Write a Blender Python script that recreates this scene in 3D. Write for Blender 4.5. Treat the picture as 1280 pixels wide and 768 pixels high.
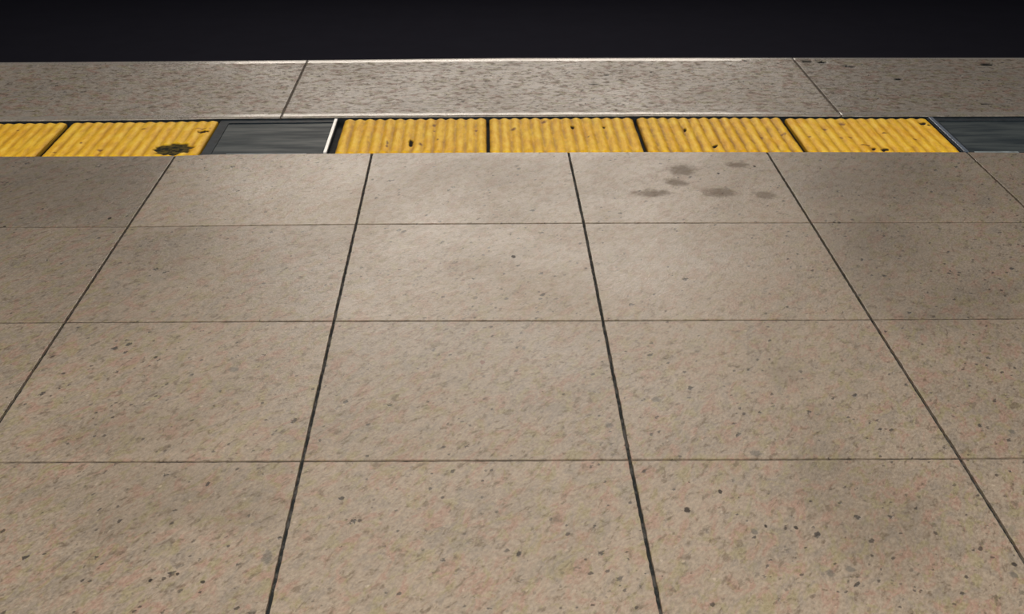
import bpy, bmesh, math, random
from mathutils import Matrix, Vector, noise

for o in list(bpy.data.objects):
    bpy.data.objects.remove(o)
S = bpy.context.scene
COL = S.collection
random.seed(7)

# ------------------------------------------------------------------ camera
PITCH, YAW, ROLL, FPX = 0.42847, 0.023006, 0.004488, 1685.3
cd = bpy.data.cameras.new('camera')
cam = bpy.data.objects.new('camera', cd)
COL.objects.link(cam)
cd.sensor_fit = 'HORIZONTAL'
cd.sensor_width = 36.0
cd.lens = FPX / 1280.0 * 36.0
fwd = Vector((math.sin(YAW) * math.cos(PITCH), math.cos(YAW) * math.cos(PITCH), -math.sin(PITCH)))
rt = Vector((math.cos(YAW), -math.sin(YAW), 0))
up = rt.cross(fwd)
r2 = rt * math.cos(ROLL) + up * math.sin(ROLL)
u2 = up * math.cos(ROLL) - rt * math.sin(ROLL)
cam.matrix_world = Matrix(((r2.x, u2.x, -fwd.x, 0.00105), (r2.y, u2.y, -fwd.y, -3.91323),
                           (r2.z, u2.z, -fwd.z, 1.27600), (0, 0, 0, 1)))
S.camera = cam

# ------------------------------------------------------------------ light and exposure
S.view_settings.view_transform = 'Standard'
S.view_settings.look = 'None'
S.view_settings.gamma = 1
S.view_settings.exposure = 0.0
S.view_settings.use_curve_mapping = False

w = bpy.data.worlds.new('station_air')
S.world = w
w.use_nodes = True
bg = w.node_tree.nodes['Background']
bg.inputs['Color'].default_value = (1.0, 0.97, 0.95, 1)
bg.inputs['Strength'].default_value = 0.19


def lamp(name, loc, target, sx, sy, power, col, spread=180):
    l = bpy.data.lights.new(name, 'AREA')
    l.shape = 'RECTANGLE'
    l.size, l.size_y = sx, sy
    l.energy = power
    l.color = col
    l.spread = math.radians(spread)
    o = bpy.data.objects.new(name, l)
    COL.objects.link(o)
    o.location = loc
    d = Vector(target) - Vector(loc)
    o.rotation_euler = d.to_track_quat('-Z', 'Y').to_euler()
    return o


# ceiling luminaire above the waiting area, behind the photographer
lamp('platform_ceiling_lamp', (0.0, -3.7, 3.3), (0, -2.6, 0), 5.0, 1.2, 258, (1.0, 0.95, 0.87))
# unseen bright source across the track, inferred from its sheen on the far rows
lamp('far_side_light', (0.08, 7.6, 2.88), (0.10, -0.3, 0.0), 4.6, 1.7, 176, (1.0, 0.89, 0.77))


# ------------------------------------------------------------------ helpers
def obj(name, me_or_bm, mats, parent=None, smooth=False):
    if isinstance(me_or_bm, bmesh.types.BMesh):
        me = bpy.data.meshes.new(name)
        me_or_bm.normal_update()
        me_or_bm.to_mesh(me)
        me_or_bm.free()
    else:
        me = me_or_bm
    for m in (mats if isinstance(mats, (list, tuple)) else [mats]):
        me.materials.append(m)
    if smooth:
        me.polygons.foreach_set('use_smooth', [True] * len(me.polygons))
    o = bpy.data.objects.new(name, me)
    COL.objects.link(o)
    if parent:
        o.parent = parent
    return o


def tag(o, label, cat, group=None):
    o['label'] = label
    o['category'] = cat
    if group:
        o['group'] = group
    return o


def struct(o):
    o['kind'] = 'structure'
    return o


def empty(name, loc):
    o = bpy.data.objects.new(name, None)
    COL.objects.link(o)
    o.location = loc
    o.empty_display_size = 0.05
    return o


def box(bm, x0, x1, y0, y1, z0, z1, bev=0.0, mat=0):
    vs = [bm.verts.new(p) for p in ((x0, y0, z0), (x1, y0, z0), (x1, y1, z0), (x0, y1, z0),
                                    (x0, y0, z1), (x1, y0, z1), (x1, y1, z1), (x0, y1, z1))]
    fs = [bm.faces.new([vs[i] for i in f]) for f in
          ((3, 2, 1, 0), (4, 5, 6, 7), (0, 1, 5, 4), (1, 2, 6, 5), (2, 3, 7, 6), (3, 0, 4, 7))]
    for f in fs:
        f.material_index = mat
    if bev > 0:
        es = set(e for f in fs for e in f.edges)
        bmesh.ops.bevel(bm, geom=list(es), offset=bev, segments=2, affect='EDGES', profile=0.5)


def lin(pts, x):
    if x <= pts[0][0]:
        return pts[0][1]
    for (a, b), (c, d) in zip(pts, pts[1:]):
        if x <= c:
            t = (x - a) / (c - a)
            t = t * t * (3 - 2 * t) * 0.35 + t * 0.65
            return b + (d - b) * t
    return pts[-1][1]


# the platform edge is very slightly bowed: the three lines along the strip
FRONT = [(-4.5, -0.022), (-1.8, -0.0135), (-1.45, -0.0135), (-0.97, -0.0135), (-0.80, 0.001), (-0.49, 0.006),
         (-0.1, 0.0135), (0.48, 0.0135), (0.97, 0.0095), (1.46, 0.004), (1.65, -0.003), (4.5, -0.01)]
BACK = [(-4.5, 0.30), (-1.8, 0.353), (-1.57, 0.3618), (-1.31, 0.3689), (-1.054, 0.376), (-0.744, 0.389),
        (-0.272, 0.3985), (0.10, 0.4035), (0.52, 0.407), (1.05, 0.400), (1.32, 0.395), (1.8, 0.395), (4.5, 0.38)]
EDGE = [(-4.5, 1.06), (-1.81, 1.1185), (-1.247, 1.1305), (-0.677, 1.148), (0.114, 1.177), (0.7, 1.178),
        (1.22, 1.176), (1.96, 1.172), (4.5, 1.16)]


# ------------------------------------------------------------------ materials
class NT:
    def __init__(self, name):
        self.m = bpy.data.materials.new(name)
        self.m.use_nodes = True
        self.t = self.m.node_tree
        self.b = self.t.nodes['Principled BSDF']
        self.pos = self.t.nodes.new('ShaderNodeNewGeometry').outputs['Position']

    def node(self, kind, **k):
        n = self.t.nodes.new(kind)
        for a, v in k.items():
            setattr(n, a, v)
        return n

    def link(self, a, b):
        self.t.links.new(a, b)

    def put(self, sock, v):
        if isinstance(v, bpy.types.NodeSocket):
            self.link(v, sock)
        else:
            sock.default_value = v

    def math(self, op, a, b=0.0, c=0.0, clamp=False):
        n = self.node('ShaderNodeMath', operation=op)
        n.use_clamp = clamp
        self.put(n.inputs[0], a)
        self.put(n.inputs[1], b)
        self.put(n.inputs[2], c)
        return n.outputs[0]

    def mapped(self, loc=(0, 0, 0), rot=0.0, scale=(1, 1, 1), src=None):
        n = self.node('ShaderNodeMapping')
        self.link(src or self.pos, n.inputs['Vector'])
        n.inputs['Location'].default_value = loc
        n.inputs['Rotation'].default_value = (0, 0, rot)
        n.inputs['Scale'].default_value = scale
        return n.outputs[0]

    def noise(self, scale, detail=2.0, rough=0.5, vec=None, dist=0.0):
        n = self.node('ShaderNodeTexNoise')
        self.link(vec or self.pos, n.inputs['Vector'])
        n.inputs['Scale'].default_value = scale
        n.inputs['Detail'].default_value = detail
        n.inputs['Roughness'].default_value = rough
        n.inputs['Distortion'].default_value = dist
        return n.outputs['Fac']

    def voro(self, scale, vec=None, rand=1.0):
        n = self.node('ShaderNodeTexVoronoi')
        self.link(vec or self.pos, n.inputs['Vector'])
        n.inputs['Scale'].default_value = scale
        n.inputs['Randomness'].default_value = rand
        return n.outputs['Distance'], n.outputs['Color']

    def rng(self, v, a, b, c=0.0, d=1.0, smooth=True):
        n = self.node('ShaderNodeMapRange')
        if smooth:
            n.interpolation_type = 'SMOOTHSTEP'
        n.clamp = True
        self.put(n.inputs['Value'], v)
        n.inputs['From Min'].default_value = a
        n.inputs['From Max'].default_value = b
        self.put(n.inputs['To Min'], c)
        self.put(n.inputs['To Max'], d)
        return n.outputs['Result']

    def mix(self, f, a, b, blend='MIX'):
        n = self.node('ShaderNodeMix', data_type='RGBA', blend_type=blend)
        self.put(n.inputs[0], f)
        self.put(n.inputs[6], a if isinstance(a, bpy.types.NodeSocket) else (*a, 1))
        self.put(n.inputs[7], b if isinstance(b, bpy.types.NodeSocket) else (*b, 1))
        return n.outputs[2]

    def attr(self, name):
        return self.node('ShaderNodeAttribute', attribute_name=name).outputs['Fac']

    def ellipse(self, e, jitter=None, soft=0.45):
        x, y, rx, ry = e
        v = self.node('ShaderNodeVectorMath', operation='SUBTRACT')
        self.link(self.pos, v.inputs[0])
        v.inputs[1].default_value = (x, y, 0)
        s = self.node('ShaderNodeVectorMath', operation='MULTIPLY')
        self.link(v.outputs[0], s.inputs[0])
        s.inputs[1].default_value = (1 / rx, 1 / ry, 0)
        l = self.node('ShaderNodeVectorMath', operation='LENGTH')
        self.link(s.outputs[0], l.inputs[0])
        d = l.outputs['Value']
        if jitter is not None:
            d = self.math('ADD', d, jitter)
        return self.rng(d, 1.0 + soft, 1.0 - soft, 0, 1)

    def finish(self, col, rough, bump=None, strength=0.2, dist=0.002, spec=0.5):
        self.put(self.b.inputs['Base Color'], col if isinstance(col, bpy.types.NodeSocket) else (*col, 1))
        self.put(self.b.inputs['Roughness'], rough)
        self.put(self.b.inputs['Specular IOR Level'], spec)
        if bump is not None:
            n = self.node('ShaderNodeBump')
            n.inputs['Strength'].default_value = strength
            n.inputs['Distance'].default_value = dist
            self.link(bump, n.inputs['Height'])
            self.link(n.outputs[0], self.b.inputs['Normal'])
        return self.m


SMEARS = [(0.4752, -0.3607, 0.045, 0.028), (0.6668, -0.3560, 0.040, 0.034), (0.7889, -0.3770, 0.030, 0.030),
          (0.5855, -0.1610, 0.036, 0.05), (0.5527, -0.2669, 0.030, 0.030), (0.7567, -0.1111, 0.030, 0.026)]
DOTS = [(0.8040, -0.1263, 0.0040, 0.008), (0.6867, -0.1908, 0.0040, 0.008), (0.0756, -0.8196, 0.0052, 0.0095),
        (-0.9901, -0.5406, 0.0047, 0.009), (0.3479, -1.9624, 0.0055, 0.0085), (0.4137, -1.9049, 0.0035, 0.007),
        (0.4732, -2.0129, 0.0024, 0.0045), (0.5234, -2.0185, 0.0034, 0.0055), (-0.5259, -2.1500, 0.0027, 0.0042),
        (-0.4866, -2.1337, 0.0027, 0.0043), (-0.4433, -2.1554, 0.0038, 0.0042), (0.8532, -2.1284, 0.0042, 0.006)]
GREYS = [(0.4512, -2.0292, 0.0055, 0.0085), (-0.5160, -1.4234, 0.0105, 0.011), (0.5013, -1.7752, 0.0089, 0.0115),
         (-0.3512, -2.0901, 0.0078, 0.018), (0.8418, -2.1563, 0.0060, 0.0085), (1.0031, -1.7025, 0.0061, 0.008),
         (0.3413, -1.5664, 0.0085, 0.010), (0.2404, -1.6674, 0.0077, 0.010), (0.5508, -2.1476, 0.0064, 0.010),
         (0.5854, -2.1373, 0.0077, 0.008), (0.0865, -1.3305, 0.0035, 0.008)]
DENSE = [(-0.62, -2.10, 0.22, 0.22), (0.66, -2.10, 0.20, 0.28), (0.98, -0.75, 0.16, 0.45), (-0.75, -1.45, 0.20, 0.2)]
SOFT_DARK = [(1.00, -0.78, 0.12, 0.30), (1.10, -1.15, 0.13, 0.22), (1.15, -0.30, 0.25, 0.22), (-0.66, -1.68, 0.14, 0.10), (-0.62, -1.90, 0.17, 0.12),
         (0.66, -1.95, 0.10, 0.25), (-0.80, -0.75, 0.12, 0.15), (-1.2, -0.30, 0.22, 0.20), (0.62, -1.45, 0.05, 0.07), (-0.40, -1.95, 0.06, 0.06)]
RED = (-0.0024, -1.3973, 0.0052, 0.0085)


def granite(name, base=(0.335, 0.262, 0.200), marks=False, rough=(0.36, 0.48), pit=0.42, fleck=1.0, cope=False, mott=1.0):
    n = NT(name)

    def diag(deg, sx, sy, loc=(0, 0, 0)):
        return n.mapped(scale=(sx, sy, 1), loc=loc, src=n.mapped(rot=math.radians(deg)))
    if cope:   # worked in short strokes along the edge
        src, srb = n.mapped(scale=(0.62, 0.60, 1.0)), n.mapped(scale=(0.55, 0.65, 1.0), loc=(7.3, 2.1, 4.0))
        src3 = n.mapped(scale=(0.6, 0.7, 1.0), loc=(1.3, 8.1, 2.0))
        big = n.noise(2.4, 3, 0.6)
    else:
        src, srb = diag(24, 1.0, 0.50), diag(20, 1.0, 0.50, (7.3, 2.1, 4.0))
        src3 = diag(30, 1.0, 0.50, (1.3, 8.1, 2.0))
        big = n.noise(1.9, 4, 0.6)
    streak = n.noise(7, 4, 0.65, vec=diag(38, 1.0, 0.35))
    mid = n.noise(30, 5, 0.65, vec=src, dist=0.8)
    midb = n.noise(38, 4, 0.65, vec=srb, dist=0.8)
    midc = n.noise(64, 4, 0.65, vec=src3, dist=0.5)
    fine = n.noise(190, 3, 0.6, vec=src)
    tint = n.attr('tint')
    B = base
    if marks:   # foot traffic has worn the middle of the first rows smooth
        worn = n.ellipse((0.27, -0.45, 0.75, 0.85), n.math('MULTIPLY', n.math('SUBTRACT', streak, 0.5), 1.6), 0.55)
        mott = n.math('SUBTRACT', 0.80, n.math('MULTIPLY', worn, 0.42))
    # slow patches of wear, then streaks, mottling and grain
    c = n.mix(n.rng(big, 0.38, 0.62), tuple(v * 0.95 for v in B), tuple(v * 1.12 for v in B))
    c = n.mix(n.rng(streak, 0.46, 0.64, 0.0, 0.36), c, (B[0] * 0.62, B[1] * 0.63, B[2] * 0.62))
    c = n.mix(n.rng(mid, 0.50, 0.62, 0, n.math('MULTIPLY', mott, 0.85)), c, (B[0] * 1.12, B[1] * 0.80, B[2] * 0.80))
    c = n.mix(n.rng(midb, 0.50, 0.62, 0, n.math('MULTIPLY', mott, 0.85)), c, (B[0] * 0.90, B[1] * 0.98, B[2] * 0.62))
    c = n.mix(n.rng(mid, 0.47, 0.36, 0, n.math('MULTIPLY', mott, 0.75)), c, (B[0] * 0.72, B[1] * 0.76, B[2] * 0.82))
    c = n.mix(n.rng(midb, 0.47, 0.36, 0, n.math('MULTIPLY', mott, 0.75)), c, (B[0] * 1.13, B[1] * 1.14, B[2] * 1.10))
    c = n.mix(n.rng(midc, 0.55, 0.66, 0, n.math('MULTIPLY', mott, 0.85)), c, (B[0] * 0.42, B[1] * 0.37, B[2] * 0.31))
    c = n.mix(n.rng(midc, 0.44, 0.33, 0, n.math('MULTIPLY', mott, 0.60)), c, (B[0] * 1.22, B[1] * 1.18, B[2] * 1.12))
    c = n.mix(n.rng(fine, 0.30, 0.72), n.mix(0.20, c, (0.05, 0.04, 0.035)), n.mix(0.08, c, (0.8, 0.7, 0.6)))
    # dark mineral specks, thicker in some patches than others
    dens = n.noise(2.0, 3, 0.6, vec=n.mapped(loc=(3.7, 9.2, 0)))
    dn = n.rng(dens, 0.36, 0.66, 0.0, 1.0)
    if marks:
        for e in DENSE:
            dn = n.math('MAXIMUM', dn, n.ellipse(e, None, 0.6))
    if marks:   # soft darker patches with uneven borders
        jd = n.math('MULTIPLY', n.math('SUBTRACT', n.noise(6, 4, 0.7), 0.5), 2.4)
        soft_dark = None
        for e in SOFT_DARK:
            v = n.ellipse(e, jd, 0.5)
            soft_dark = v if soft_dark is None else n.math('MAXIMUM', soft_dark, v)
        c = n.mix(n.math('MULTIPLY', soft_dark, 0.21), c, (B[0] * 0.35, B[1] * 0.34, B[2] * 0.30))
    wob = n.math('MULTIPLY', n.math('SUBTRACT', n.noise(150, 2, 0.5), 0.5), 0.9)

    def specks(scale, loc, frac0, frac1, size, colour, k):
        global_c = c
        d, cc = n.voro(scale, vec=diag(25, 1.0, 0.62, loc))
        sp = n.node('ShaderNodeSeparateColor')
        n.link(cc, sp.inputs[0])
        lim = n.math('SUBTRACT', sp.outputs[0], n.math('ADD', frac0, n.math('MULTIPLY', dn, frac1)))
        on = n.rng(lim, 0.015, -0.015)
        body = n.rng(n.math('SUBTRACT', n.math('ADD', d, wob), n.math('MULTIPLY', sp.outputs[1], size)), 0.12, -0.06)
        m = n.math('MULTIPLY', n.math('MULTIPLY', on, body), n.rng(sp.outputs[2], 0, 1, 0.35 * k, k, smooth=False))
        return m, n.mix(m, global_c, colour)
    sm, c = specks(58, (0, 0, 0), 0.035, 0.16, 0.30, (0.028, 0.024, 0.021), 0.90 * fleck)
    sm2, c = specks(95, (1.1, 5.2, 0), 0.08, 0.26, 0.34, (0.034, 0.026, 0.021), 0.85 * fleck)
    sm3, c = specks(120, (4.1, 2.2, 3), 0.035, 0.02, 0.30, (0.50, 0.42, 0.33), 0.30)
    rgh = n.rng(big, 0.3, 0.7, rough[0], rough[1])
    rgh = n.math('ADD', rgh, n.math('MULTIPLY', n.math('SUBTRACT', fine, 0.5), 0.25))
    if marks:
        jit = n.math('MULTIPLY', n.math('SUBTRACT', n.noise(30, 4, 0.7), 0.5), 2.6)
        acc = None
        for e in SMEARS:
            v = n.ellipse(e, jit, 0.55)
            acc = v if acc is None else n.math('MAXIMUM', acc, v)
        smear = acc
        c = n.mix(n.math('MULTIPLY', acc, 0.48), c, (0.070, 0.046, 0.032))
        rgh = n.math('ADD', rgh, n.math('MULTIPLY', acc, 0.15))
        jit2 = n.math('MULTIPLY', n.math('SUBTRACT', n.noise(160, 2, 0.5), 0.5), 1.2)
        acc = None
        for e in DOTS:
            v = n.ellipse(e, jit2, 0.25)
            acc = v if acc is None else n.math('MAXIMUM', acc, v)
        c = n.mix(n.math('MULTIPLY', acc, 0.86), c, (0.018, 0.016, 0.016))
        dark = acc
        acc = None
        for e in GREYS:
            v = n.ellipse(e, jit2, 0.3)
            acc = v if acc is None else n.math('MAXIMUM', acc, v)
        c = n.mix(n.math('MULTIPLY', acc, 0.62), c, (0.065, 0.062, 0.055))
        c = n.mix(n.math('MULTIPLY', n.ellipse(RED, jit2, 0.25), 0.7), c, (0.12, 0.03, 0.02))
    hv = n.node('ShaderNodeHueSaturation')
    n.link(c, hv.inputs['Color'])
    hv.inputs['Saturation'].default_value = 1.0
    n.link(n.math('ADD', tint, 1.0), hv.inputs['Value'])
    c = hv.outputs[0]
    h = n.math('SUBTRACT', n.math('ADD', n.math('MULTIPLY', mid, 0.9), n.math('MULTIPLY', fine, 0.7)), n.math('MULTIPLY', sm, 0.8))
    sp0, sp1 = ((0.9, 0.08) if pit > 0.5 else (0.8, 0.6)) if cope else (0.62, 0.30)
    chipf = n.attr('chipped')
    mixn = n.math('ADD', n.math('MULTIPLY', midc, 0.6), n.math('MULTIPLY', mid, 0.4))
    spec = n.math('MULTIPLY', n.rng(mixn, 0.43, 0.57, sp0, sp1), n.math('SUBTRACT', 1.0, chipf))
    if marks:
        spec = n.math('MULTIPLY', spec, n.math('SUBTRACT', 1.0, n.math('MULTIPLY', dark, 0.9)))
        spec = n.math('MULTIPLY', spec, n.math('SUBTRACT', 1.0, n.math('MULTIPLY', smear, 0.35)))
    return n.finish(c, rgh, h, pit, 0.0022, spec)


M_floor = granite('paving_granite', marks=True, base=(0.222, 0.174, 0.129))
M_cope = granite('coping_granite', base=(0.200, 0.163, 0.128), rough=(0.44, 0.54), pit=1.0, fleck=1.1, cope=True, mott=1.0)
M_cope_margin = granite('coping_margin', base=(0.22, 0.190, 0.156), rough=(0.27, 0.33), pit=0.06, fleck=0.4, cope=True, mott=0.5)


def simple(name, col, rough=0.7, var=0.35, scale=60, spec=0.4, bump=0.2, metal=0.0, stretch=(1, 1, 1)):
    n = NT(name)
    f = n.noise(scale, 4, 0.65, vec=n.mapped(scale=stretch))
    c = n.mix(n.rng(f, 0.3, 0.7), tuple(v * (1 - var) for v in col), tuple(min(1, v * (1 + var)) for v in col))
    n.b.inputs['Metallic'].default_value = metal
    return n.finish(c, rough, f, bump, 0.002, spec)


# joint fillings
n = NT('joint_dark')
f = n.noise(24, 4, 0.7)
c = n.mix(n.rng(f, 0.46, 0.60), (0.010, 0.012, 0.012), (0.060, 0.055, 0.050))
M_joint = n.finish(c, 0.85, f, 0.4, 0.003, 0.3)
n = NT('joint_sand')
f = n.noise(26, 4, 0.7)
c = n.mix(n.rng(f, 0.40, 0.62), (0.036, 0.029, 0.023), (0.12, 0.094, 0.070))
M_sand = n.finish(c, 0.9, f, 0.4, 0.003, 0.3)

M_mortar = simple('coping_mortar', (0.085, 0.068, 0.054), 0.9, 0.4, 40, spec=0.2)
M_bed = simple('channel_bed', (0.012, 0.015, 0.017), 0.8, 0.4, 50, spec=0.15)
M_pit = simple('dark_pit_concrete', (0.0160, 0.0160, 0.0225), 0.95, 0.04, 4, spec=0.0)  # near-black base colour puts the pit's darkness into the material
M_face = simple('platform_face', (0.03, 0.028, 0.026), 0.9, 0.3, 12, spec=0.1)
M_core = simple('stone_side', (0.14, 0.115, 0.09), 0.8, 0.3, 40)

# yellow ribbed blocks: worn paint, dirt in the valleys, chips down to dark rubber
n = NT('tactile_yellow')
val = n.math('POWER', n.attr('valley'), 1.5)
chip_and_gap = n.attr('chip_and_gap')
lng = n.noise(60, 4, 0.65, vec=n.mapped(scale=(1.0, 0.22, 1.0)))
blot = n.noise(7, 4, 0.65)
fine = n.noise(220, 3, 0.6)
c = n.mix(n.rng(blot, 0.36, 0.66), (0.90, 0.545, 0.026), (0.86, 0.46, 0.020))
c = n.mix(n.rng(lng, 0.45, 0.72, 0, 0.50), c, (0.52, 0.23, 0.020))
dirt = n.math('MULTIPLY', val, n.rng(n.noise(30, 4, 0.7, vec=n.mapped(scale=(1, 0.3, 1))), 0.34, 0.60, 0.25, 0.85))
c = n.mix(n.math('MULTIPLY', dirt, n.math('ADD', 0.30, n.attr('grime'))), c, (0.26, 0.115, 0.014))
c = n.mix(n.rng(fine, 0.55, 0.75, 0, 0.25), c, (0.40, 0.20, 0.02))
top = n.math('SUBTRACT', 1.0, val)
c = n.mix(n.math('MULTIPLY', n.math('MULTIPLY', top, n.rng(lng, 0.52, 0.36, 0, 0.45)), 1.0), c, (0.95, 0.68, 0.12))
rust = n.attr('rust')
c = n.mix(n.math('MULTIPLY', rust, 0.85), c, (0.13, 0.038, 0.006))
hole = n.mix(n.rng(n.noise(45, 4, 0.7), 0.40, 0.62), (0.018, 0.019, 0.013), (0.110, 0.080, 0.022))
c = n.mix(n.attr('wornhole'), c, hole)
c = n.mix(chip_and_gap, c, (0.018, 0.014, 0.010))
rg = n.math('ADD', 0.55, n.math('MULTIPLY', n.math('MAXIMUM', n.attr('wornhole'), chip_and_gap), 0.45))
rg = n.math('ADD', rg, n.math('MULTIPLY', n.math('SUBTRACT', fine, 0.5), 0.3))
M_yel = n.finish(c, rg, n.math('ADD', fine, n.math('MULTIPLY', lng, 1.2)), 0.35, 0.0012, 0.08)

# panels
n = NT('panel_glass')
st = n.noise(9, 4, 0.6, vec=n.mapped(scale=(0.35, 2.6, 1)))
f = n.noise(60, 3, 0.6)
c = n.mix(n.rng(st, 0.35, 0.65), (0.015, 0.024, 0.031), (0.054, 0.066, 0.069))
M_glass = n.finish(c, n.rng(st, 0.3, 0.7, 0.62, 0.50), f, 0.05, 0.001, 0.10)
M_frame = simple('frame_dark', (0.014, 0.021, 0.028), 0.6, 0.35, 30, spec=0.12)
M_strip = simple('edge_strip_white', (0.80, 0.79, 0.76), 0.35, 0.04, 30, bump=0.05)
M_steel = simple('edge_strip_blue', (0.11, 0.14, 0.19), 0.34, 0.2, 30, bump=0.05, metal=0.3)
M_lip = simple('lip_pale', (0.20, 0.235, 0.25), 0.4, 0.4, 25, bump=0.1)

# ------------------------------------------------------------------ setting: trackbed, platform body
bm = bmesh.new()
box(bm, -16, 16, 1.0, 9.4, -1.45, -1.25)
struct(obj('trim_1', bm, M_pit))           # trackbed slab in the dark
bm = bmesh.new()
box(bm, -16, 16, 9.4, 9.6, -1.45, -0.02)
struct(obj('wall_back', bm, M_pit))        # face of the far side of the track
bm = bmesh.new()
box(bm, -6, 6, -6.2, 1.0, -1.45, -0.12)
struct(obj('wall_platform', bm, M_face))   # body of the platform under the stones
bm = bmesh.new()
box(bm, -4.9, 4.9, -0.03, 0.44, -0.119, -0.024)
struct(obj('trim_2', bm, M_bed))           # dark bed of the warning strip

# ------------------------------------------------------------------ floor of granite slabs
XL = [-4.53, -3.93, -3.33, -2.73, -2.13, -1.529, -0.9272, -0.3325, 0.2665, 0.8690, 1.4796, 2.085, 2.688, 3.29, 3.89, 4.49]
YL = {1: -0.5935, 2: -1.1935, 3: -1.7945, 4: -2.394, 5: -2.994, 6: -3.594, 7: -4.194, 8: -4.794, 9: -5.394, 10: -5.994}
CX = {(6, 0): -0.925, (7, 0): -0.3355, (7, 1): -0.3336, (7, 3): -0.3307, (7, 4): -0.3300, (8, 0): 0.2611, (8, 1): 0.2659,
      (8, 4): 0.2690, (9, 0): 0.8672, (9, 1): 0.8682, (9, 3): 0.8726, (9, 4): 0.8722}
CY = {(5, 1): -0.5995, (6, 1): -0.6035, (7, 1): -0.5917, (8, 1): -0.5898, (9, 1): -0.5920, (10, 1): -0.5955,
      (5, 2): -1.1915, (6, 2): -1.1900, (7, 2): -1.1909, (8, 2): -1.1955, (9, 2): -1.1970, (10, 2): -1.1965,
      (5, 3): -1.785, (6, 3): -1.7862, (7, 3): -1.7905, (8, 3): -1.7946, (9, 3): -1.7985, (10, 3): -1.7998}
TINT = {(5, 0): -0.20, (4, 0): -0.20, (6, 0): 0.16, (7, 0): 0.05, (8, 0): 0.04, (9, 0): -0.06, (10, 0): -0.14,  # stone tone, with the falloff beside the bright reflection painted in
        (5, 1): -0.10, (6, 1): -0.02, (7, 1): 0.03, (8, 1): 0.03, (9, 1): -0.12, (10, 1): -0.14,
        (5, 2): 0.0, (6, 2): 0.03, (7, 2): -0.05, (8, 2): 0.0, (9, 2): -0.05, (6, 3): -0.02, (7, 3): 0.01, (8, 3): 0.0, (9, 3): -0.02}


def corner(i, j):
    x = CX.get((i, j), XL[i])
    if j == 0:
        return Vector((x, lin(FRONT, x), 0))
    return Vector((x, CY.get((i, j), YL[j]), 0))


bm = bmesh.new()
tl = bm.verts.layers.float.new('tint')
NW = 0.0031   # half the width of the long joints
NC = 0.0034   # half the width of the cross joints


def edge_pts(a, b, n, front=False):
    out = []
    d = (b - a)
    perp = Vector((-d.y, d.x, 0)).normalized()
    for k in range(n):
        t = k / n
        p = a + d * t
        if front:
            p.y = lin(FRONT, p.x) - 0.001
        if k:
            amp = 0.0011
            p = p + perp * (noise.noise(Vector((p.x * 60, p.y * 60, 3))) * amp + noise.noise(Vector((p.x * 210, p.y * 210, 8))) * amp * 0.8)
        out.append(p)
    return out


for j in range(0, 10):
    for i in range(len(XL) - 1):
        A = corner(i, j + 1) + Vector((NW, NC, 0))
        B = corner(i + 1, j + 1) + Vector((-NW, NC, 0))
        Cc = corner(i + 1, j) + Vector((-NW, -NC if j else -0.001, 0))
        D = corner(i, j) + Vector((NW, -NC if j else -0.001, 0))
        near = 4 <= i <= 11 and j < 5
        k = 60 if near else 12
        loop = edge_pts(A, B, k) + edge_pts(B, Cc, k) + edge_pts(Cc, D, k, front=(j == 0)) + edge_pts(D, A, k)
        ctr = (A + B + Cc + D) / 4
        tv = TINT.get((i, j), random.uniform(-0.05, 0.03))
        rings = []
        for inset, z in ((0.0013, 0.0), (0.0004, -0.0004), (0.0, -0.0013), (0.0, -0.035)):
            ring = []
            for p in loop:
                q = Vector((p.x, p.y, z))
                q.x += inset if q.x < ctr.x - 0.29 else (-inset if q.x > ctr.x + 0.29 else 0)
                q.y += inset if q.y < ctr.y - 0.28 else (-inset if q.y > ctr.y + 0.28 else 0)
                v = bm.verts.new(q)
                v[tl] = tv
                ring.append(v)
            rings.append(ring)
        bm.faces.new(rings[0])
        for r0, r1 in zip(rings, rings[1:]):
            m = len(r0)
            for q in range(m):
                bm.faces.new((r0[q], r1[q], r1[(q + 1) % m], r0[(q + 1) % m]))
# joint fillings, part of the same floor
x0, x1 = XL[0], XL[-1]
bmj = bm
y_far = -0.0125
vs = [bm.verts.new(p) for p in ((x0, -5.99, -0.0065), (x1, -5.99, -0.0065), (x1, y_far - 0.02, -0.0065), (x0, y_far - 0.02, -0.0065))]
fc = bm.faces.new(vs)
fc.material_index = 1
for j in range(1, 10):
    for i in range(len(XL) - 1):
        a, b = corner(i, j), corner(i + 1, j)
        zz = -0.0020 if j < 3 else -0.0030
        vs = [bm.verts.new(p) for p in ((a.x + 0.002, a.y - 0.005, zz), (b.x - 0.002, b.y - 0.005, zz),
                                        (b.x - 0.002, b.y + 0.005, zz), (a.x + 0.002, a.y + 0.005, zz))]
        bm.faces.new(vs).material_index = 2
for i in range(1, len(XL) - 1):
    xj = corner(i, 0).x
    vs = [bm.verts.new(p) for p in ((xj - 0.005, -0.06, -0.0050), (xj + 0.005, -0.06, -0.0050),
                                    (xj + 0.005, lin(FRONT, xj) + 0.0005, -0.0030), (xj - 0.005, lin(FRONT, xj) + 0.0005, -0.0030))]
    bm.faces.new(vs).material_index = 1
# underside so that the floor is a solid slab
box(bm, x0, x1, -5.99, y_far - 0.02, -0.119, -0.036, mat=1)
struct(obj('floor', bm, [M_floor, M_joint, M_sand]))

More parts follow.
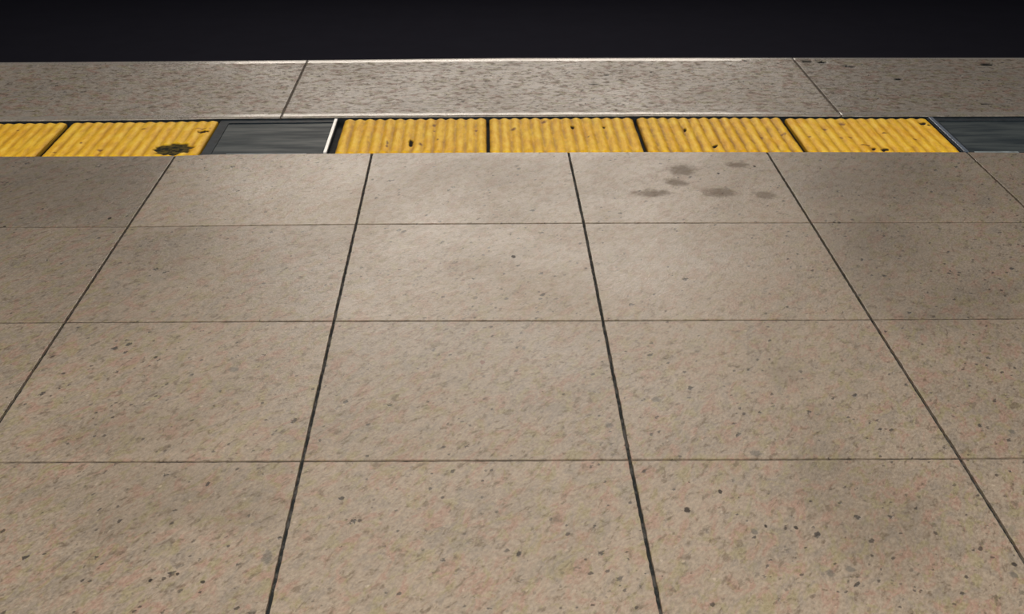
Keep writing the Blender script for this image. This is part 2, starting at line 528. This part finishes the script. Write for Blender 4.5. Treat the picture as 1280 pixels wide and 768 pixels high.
# ------------------------------------------------------------------ coping stones
bm = bmesh.new()
for xj in (-2.525, -0.664, 1.191, 3.052):
    box(bm, xj - 0.004, xj + 0.004, lin(BACK, xj) + 0.003, lin(EDGE, xj) - 0.003, -0.119, -0.0016)
struct(obj('trim_3', bm, M_mortar))          # mortar in the joints between the coping stones
CHIPS = [(1.238, 1.128, 0.022, 0.012), (1.292, 1.113, 0.018, 0.018), (1.3797, 1.0546, 0.024, 0.013), (1.9095, 1.0770, 0.026, 0.020),
         (1.7224, 0.5406, 0.014, 0.010), (1.5174, 0.8669, 0.019, 0.012), (0.3986, 0.8076, 0.016, 0.007), (0.4548, 0.9293, 0.009, 0.010)]


def coping(xa, xb, skew, label, tint, margin=True, mats=None):
    """stone between the strip and the drop: raised smooth margins along both long edges, rough field between"""
    root = empty('coping_stone', ((xa + xb) / 2, 0.77, -0.119))
    tag(root, label, 'coping stone', 'granite coping stones along the platform edge')
    bm = bmesh.new()
    tl = bm.verts.layers.float.new('tint')
    sk = bm.verts.layers.float.new('chipped')
    NX = max(40, int((xb - xa) / 0.006))
    prof = [(0.0, -0.115), (0.0, -0.004), (0.0015, -0.0012), (0.004, 0.0)]
    fld = 0.0 if margin else 0.0
    ys = []
    for k in range(61):
        ys.append(k / 60)
    grid = []
    for a in range(NX + 1):
        u = a / NX
        col = []
        xk = xa + (xb - xa) * u
        yb, ye = lin(BACK, xk) + 0.0, lin(EDGE, xk)
        yb += noise.noise(Vector((xk * 30, 1.5, 0))) * 0.0022
        wob = noise.noise(Vector((xk * 25, 7.5, 0)))
        W = ye - yb
        rows = [(yb, -0.115), (yb, -0.004), (yb + 0.0015, -0.0012), (yb + 0.004, 0.0)]
        for k in range(1, 60):
            t = k / 60
            y = yb + 0.004 + (W - 0.008) * t
            z = 0.0
            d0, d1 = y - yb, ye - y
            if margin:
                zz = -0.0022
                inner = min((d0 - 0.040) / 0.006, (d1 - 0.036) / 0.006)
                inner = max(0.0, min(1.0, inner + wob * 0.5))
                z = zz * inner
            else:
                inner = 1.0 if min(d0, d1) > 0.02 else 0.3
            z += inner * 0.0011 * noise.noise(Vector((xk * 35, y * 70, 2.0)))
            rows.append((y, z))
        rows += [(ye - 0.004, 0.0), (ye - 0.0015, -0.0012), (ye, -0.004), (ye, -0.115)]
        for (y, z) in rows:
            # stone ends follow the joint
            xs = xk + skew * (0.5 - (y - yb) / W) * 0.0
            v = bm.verts.new((xs, y, z))
            v[tl] = tint
            cval = 0.0
            for (cx, cy, rx, ry) in CHIPS:
                d = math.hypot((xs - cx) / rx, (y - cy) / ry) + 0.5 * noise.noise(Vector((xs * 90, y * 90, 5)))
                if d < 1.15:
                    cval = max(cval, min(1, (1.15 - d) / 0.3))
            v[sk] = cval
            if z > -0.01:
                v.co.z -= cval * 0.0035
            col.append(v)
        grid.append(col)
    n = len(grid[0])
    for a in range(NX):
        for b in range(n - 1):
            f = bm.faces.new((grid[a][b], grid[a + 1][b], grid[a + 1][b + 1], grid[a][b + 1]))
            y = (grid[a][b].co.y + grid[a][b + 1].co.y) / 2
            xk = grid[a][b].co.x
            d = min(y - lin(BACK, xk) - 0.040, lin(EDGE, xk) - y - 0.036)
            zm = (grid[a][b].co.z + grid[a][b + 1].co.z) / 2
            f.material_index = 2 if zm < -0.01 else (1 if (margin and d < 0.0) else 0)  # stone sides get the near-black bed colour, painting in the channel's shade
            f.smooth = True
    bm.faces.new([v for v in grid[0]])
    bm.faces.new([v for v in reversed(grid[-1])])
    bm.faces.new([g[0] for g in reversed(grid)] + [g[-1] for g in grid])
    for v in bm.verts:
        v.co -= root.location
    obj('stone_block', bm, mats or [M_cope, M_cope_margin, M_bed], root)
    return root


def add_chip(m):
    """dark broken spots carried by the mesh attribute 'chipped'"""
    t = m.node_tree
    b = t.nodes['Principled BSDF']
    src = b.inputs['Base Color'].links[0].from_socket
    a = t.nodes.new('ShaderNodeAttribute')
    a.attribute_name = 'chipped'
    mx = t.nodes.new('ShaderNodeMix')
    mx.data_type = 'RGBA'
    t.links.new(a.outputs['Fac'], mx.inputs[0])
    t.links.new(src, mx.inputs[6])
    mx.inputs[7].default_value = (0.020, 0.021, 0.020, 1)
    t.links.new(mx.outputs[2], b.inputs['Base Color'])


add_chip(M_cope)
add_chip(M_cope_margin)
coping(-4.40, -2.527, 0, 'granite coping stone further along the edge, beyond the left side of the view', -0.05)
coping(-2.523, -0.6655, 0, 'brownish granite coping stone at the platform edge, behind the block with the worn hole', 0.07)
coping(-0.6625, 1.1895, 0, 'longest pale granite coping stone in the middle of the edge, with bright smooth margins', 0.06)
coping(1.1925, 3.05, 0, 'dark grey granite coping stone at the right of the edge with black chipped spots', -0.16)
coping(3.054, 4.45, 0, 'granite coping stone further along the edge, beyond the right side of the view', -0.10)

# ------------------------------------------------------------------ yellow ribbed blocks
HOLE = (-0.9480, 0.0600, 0.0600, 0.058)
BCH = [(-0.8880, 0.2381, 0.014, 0.013), (-0.2225, 0.1115, 0.0062, 0.038), (0.3919, 0.2802, 0.0045, 0.012), (0.2909, 0.2766, 0.0065, 0.015),
       (0.7189, 0.0712, 0.0078, 0.0145), (0.6484, 0.2433, 0.0042, 0.018), (1.2040, 0.0430, 0.0062, 0.011), (1.2365, 0.0348, 0.0105, 0.015),
       (1.4350, 0.3100, 0.0125, 0.013), (1.4515, 0.2850, 0.0055, 0.010)]
BRU = [(-1.2405, 0.1199, 0.0060, 0.0114), (-1.4805, 0.2599, 0.006, 0.0104), (-1.0814, 0.2654, 0.0102, 0.0087), (-0.2953, 0.0999, 0.0045, 0.045),
       (-0.1914, 0.0990, 0.0070, 0.016), (-0.1202, 0.1229, 0.0062, 0.0082), (0.3347, 0.1690, 0.0050, 0.0101), (0.9543, 0.1893, 0.0095, 0.0170),
       (0.8799, 0.1604, 0.0080, 0.0168), (1.0983, 0.2484, 0.0110, 0.0131), (1.0346, 0.1717, 0.0055, 0.0127), (1.1691, 0.3053, 0.0115, 0.020),
       (1.1306, 0.1583, 0.0070, 0.0168), (1.1621, 0.1623, 0.0075, 0.0101), (-0.155, 0.30, 0.008, 0.02), (-1.165, 0.05, 0.014, 0.01),
       (-1.30, 0.03, 0.010, 0.006), (-0.90, 0.27, 0.03, 0.006), (0.20, 0.33, 0.012, 0.02), (0.10, 0.25, 0.01, 0.02), (-0.02, 0.24, 0.007, 0.012),
       (-0.155, 0.24, 0.005, 0.010), (-0.14, 0.14, 0.004, 0.012), (1.19, 0.08, 0.02, 0.008), (1.36, 0.14, 0.008, 0.008), (1.28, 0.2, 0.012, 0.01)]


def tactile(xa, xb, label, height=1.0, grime=0.3):
    yf = lin(FRONT, (xa + xb) / 2)
    root = empty('tactile_block', ((xa + xb) / 2, yf + 0.18, -0.024))
    tag(root, label, 'tactile block', 'yellow ribbed warning blocks along the platform edge')
    NR, SUB, NY = 14, 12, 100
    NX = NR * SUB
    bm = bmesh.new()
    L = {k: bm.verts.layers.float.new(k) for k in ('valley', 'chip_and_gap', 'rust', 'wornhole', 'grime')}
    amp = 0.0052 * height
    seed = xa * 13.0
    grid = []
    for a in range(NX + 1):
        u = a / NX
        x = xa + (xb - xa) * u
        ph = u * NR
        rib = int(min(NR - 1, ph))
        hr = 1.0 + 0.18 * noise.noise(Vector((rib * 3.7, seed, 0)))
        s = 0.5 - 0.5 * math.cos(2 * math.pi * ph)
        prof = s ** 0.75
        col = []
        y0 = lin(FRONT, x) + 0.0055
        y1 = lin(BACK, x) - 0.027 + 0.0035 * noise.noise(Vector((rib * 2.1, seed + 4, 0)))
        base = -0.0045
        endx = min(x - xa, xb - x)
        col_rows = [(y0, -0.020), (y0, base + 0.0005)]
        for k in range(NY + 1):
            t = k / NY
            col_rows.append((y0 + (y1 - y0) * t, None))
        col_rows.append((y1 + 0.0008, -0.020))
        for (y, z) in col_rows:
            v0 = 0.0
            if z is None:
                t = (y - y0) / (y1 - y0)
                e1 = max(0.0, min(1.0, (y1 - y) / 0.012))
                e0 = max(0.0, min(1.0, (y - y0) / 0.006))
                env = math.sqrt(max(0.0, 1 - (1 - e1) ** 2)) * (0.55 + 0.45 * e0)
                wear = 1.0 - 0.12 * noise.noise(Vector((x * 9, y * 9, seed)))
                z = base + (0.0012 + amp * prof * hr * wear) * env - 0.003 * (1 - env)
                z += 0.0004 * noise.noise(Vector((x * 80, y * 40, 1)))
                if endx < 0.003:
                    z -= 0.002 * (1 - endx / 0.003)
                v0 = 1.0 - prof
            xo = x
            xo += 0.0022 * noise.noise(Vector((y * 26, seed, 2.0))) if 0 < a < NX else 0.0016 * noise.noise(Vector((y * 26, seed, a * 1.0)))
            v = bm.verts.new((xo, y, z))
            v[L['valley']] = v0
            v[L['grime']] = grime
            jit = 0.45 * noise.noise(Vector((x * 120, y * 60, 3)))
            ch = 0.0
            for (cx, cy, rx, ry) in BCH:
                d = math.hypot((x - cx) / rx, (y - cy) / ry) + jit
                if d < 1.2:
                    ch = max(ch, min(1, (1.2 - d) / 0.3))
            ru = 0.0
            for (cx, cy, rx, ry) in BRU:
                d = math.hypot((x - cx) / rx, (y - cy) / ry) + jit * 1.5
                if d < 1.0:
                    ru = max(ru, min(1, (1.0 - d) / 0.6))
            dh = math.hypot((x - HOLE[0]) / HOLE[2], (y - HOLE[1]) / HOLE[3]) + 0.30 * noise.noise(Vector((x * 40, y * 40, 6)))
            wh = max(0.0, min(1.0, (1.02 - dh) / 0.12))
            v[L['chip_and_gap']] = 0.95 if (z < -0.0195 or (y == y0 and z == base + 0.0005)) else ch  # foot rows painted dark so the gap reads dark; elsewhere real chips
            v[L['rust']] = ru
            v[L['wornhole']] = wh
            if z > -0.015:
                v.co.z -= ch * 0.003
                if wh > 0:
                    v.co.z = v.co.z * (1 - wh) + wh * (-0.0060 + 0.0015 * noise.noise(Vector((x * 60, y * 60, 0))))
            col.append(v)
        grid.append(col)
    m = len(grid[0])
    for a in range(NX):
        for b in range(m - 1):
            f = bm.faces.new((grid[a][b], grid[a + 1][b], grid[a + 1][b + 1], grid[a][b + 1]))
            f.smooth = 1 <= b < m - 2
    bm.faces.new(grid[0])
    bm.faces.new(list(reversed(grid[-1])))
    bm.faces.new([g[0] for g in reversed(grid)] + [g[-1] for g in grid])
    for v in bm.verts:
        v.co -= root.location
    obj('ribbed_plate', bm, M_yel, root)
    return root


tactile(-2.292, -1.825, 'yellow ribbed warning block further along the strip, beyond the left side of the view')
tactile(-1.812, -1.3485, 'yellow ribbed warning block cut off by the left side of the photo', 0.6)
tactile(-1.3285, -0.8620, 'yellow ribbed warning block with a large dark worn hole near its front right corner', 0.65)
tactile(-0.4495, 0.0120, 'yellow ribbed warning block right beside the thin white edge strip', 1.05, 0.50)
tactile(0.0230, 0.4930, 'yellow ribbed warning block, second to the right of the white-edged panel', 1.05, 0.50)
tactile(0.5080, 0.9825, 'brown-grooved yellow ribbed block, third to the right of the white-edged panel', 1.15, 0.75)
tactile(0.9975, 1.4640, 'worn orange-yellow ribbed warning block touching the dark panel at the right', 0.75, 0.3)
tactile(2.392, 2.860, 'second yellow ribbed warning block beyond the right side of the view')
tactile(-2.772, -2.305, 'second yellow ribbed warning block beyond the left side of the view')
tactile(1.912, 2.380, 'yellow ribbed warning block further along the strip, beyond the right side of the view')


# ------------------------------------------------------------------ dark inset panels
def panel(xa, xb, label, right_strip):
    yf = lin(FRONT, (xa + xb) / 2)
    ybk = lin(BACK, (xa + xb) / 2)
    y0, y1 = yf + 0.004, ybk - 0.004
    root = empty('inset_panel', ((xa + xb) / 2, (y0 + y1) / 2, -0.024))
    tag(root, label, 'inset panel', 'dark panels set in the yellow strip')
    loc = root.location

    def part(name, boxes, mat, bev):
        bm = bmesh.new()
        for b in boxes:
            box(bm, *b, bev=bev)
        for v in bm.verts:
            v.co -= loc
        return obj(name, bm, mat, root)
    fl, fb, ff, fr = 0.030, 0.036, 0.016, 0.012
    ns = 0.006
    # frame pieces follow the slightly bowed strip
    bm = bmesh.new()
    N = 16
    for k in range(N):
        a, b = xa + (xb - xa) * k / N, xa + (xb - xa) * (k + 1) / N
        for s in (0, 1):
            va = []
            for x in (a, b):
                if s == 0:
                    ya = lin(FRONT, x) + 0.003
                    va.append((x, ya, ya + ff))
                else:
                    yb_ = lin(BACK, x) - 0.003
                    va.append((x, yb_ - fb, yb_))
            (xA, p0, p1), (xB, q0, q1) = va
            zt = -0.004 if s == 0 else -0.007
            pts = [(xA, p0, -0.0235), (xB, q0, -0.0235), (xB, q1, -0.0235), (xA, p1, -0.0235),
                   (xA, p0, zt), (xB, q0, zt), (xB, q1, zt), (xA, p1, zt)]
            vs = [bm.verts.new(p) for p in pts]
            for f in ((3, 2, 1, 0), (4, 5, 6, 7), (0, 1, 5, 4), (1, 2, 6, 5), (2, 3, 7, 6), (3, 0, 4, 7)):
                bm.faces.new([vs[i] for i in f])
    box(bm, xa, xa + fl, y0 + ff, y1 - fb, -0.0235, -0.0065, bev=0.001)
    box(bm, xb - fr, xb, y0 + ff, y1 - fb, -0.0235, -0.0065, bev=0.001)
    for v in bm.verts:
        v.co -= loc
    obj('frame', bm, M_frame, root)
    part('glass_pane', [(xa + fl - 0.002, xb - fr + 0.002, y0 + ff - 0.004, y1 - fb + 0.004, -0.020, -0.0095)], M_glass, 0.001)
    if right_strip:
        s = part('edge_strip', [(xb - 0.0105, xb - 0.001, y0 + 0.013, y1 - 0.016, -0.0064, 0.0005)], M_strip, 0.001)
        s['label'] = 'thin bright white edge strip'
        l = part('front_lip', [(xa + 0.08, xb - 0.06, y0 - 0.0012, y0 + 0.0035, -0.0038, -0.0012)], M_lip, 0.0006)
        l['label'] = 'pale worn front lip'
    else:
        s = part('edge_strip', [(xa + 0.004, xa + 0.018, y0 + 0.012, y1 - 0.012, -0.0064, -0.0005)], M_steel, 0.0015)
        s['label'] = 'dull blue metal edge strip'
        l = part('front_lip', [(xa + 0.035, xa + 0.170, y0 - 0.001, y0 + 0.014, -0.0038, -0.0014),
                               (xa + 0.215, xb - 0.02, y0 - 0.001, y0 + 0.014, -0.0038, -0.0014)], M_lip, 0.0008)
        l['label'] = 'pale front lip, broken away near its middle'
    return root


panel(-0.8560, -0.4740, 'dark blue-grey inset panel with a thin white strip at its right end', True)
panel(1.4720, 1.8990, 'dark navy inset panel with a dull blue metal strip, cut by the right edge', False)
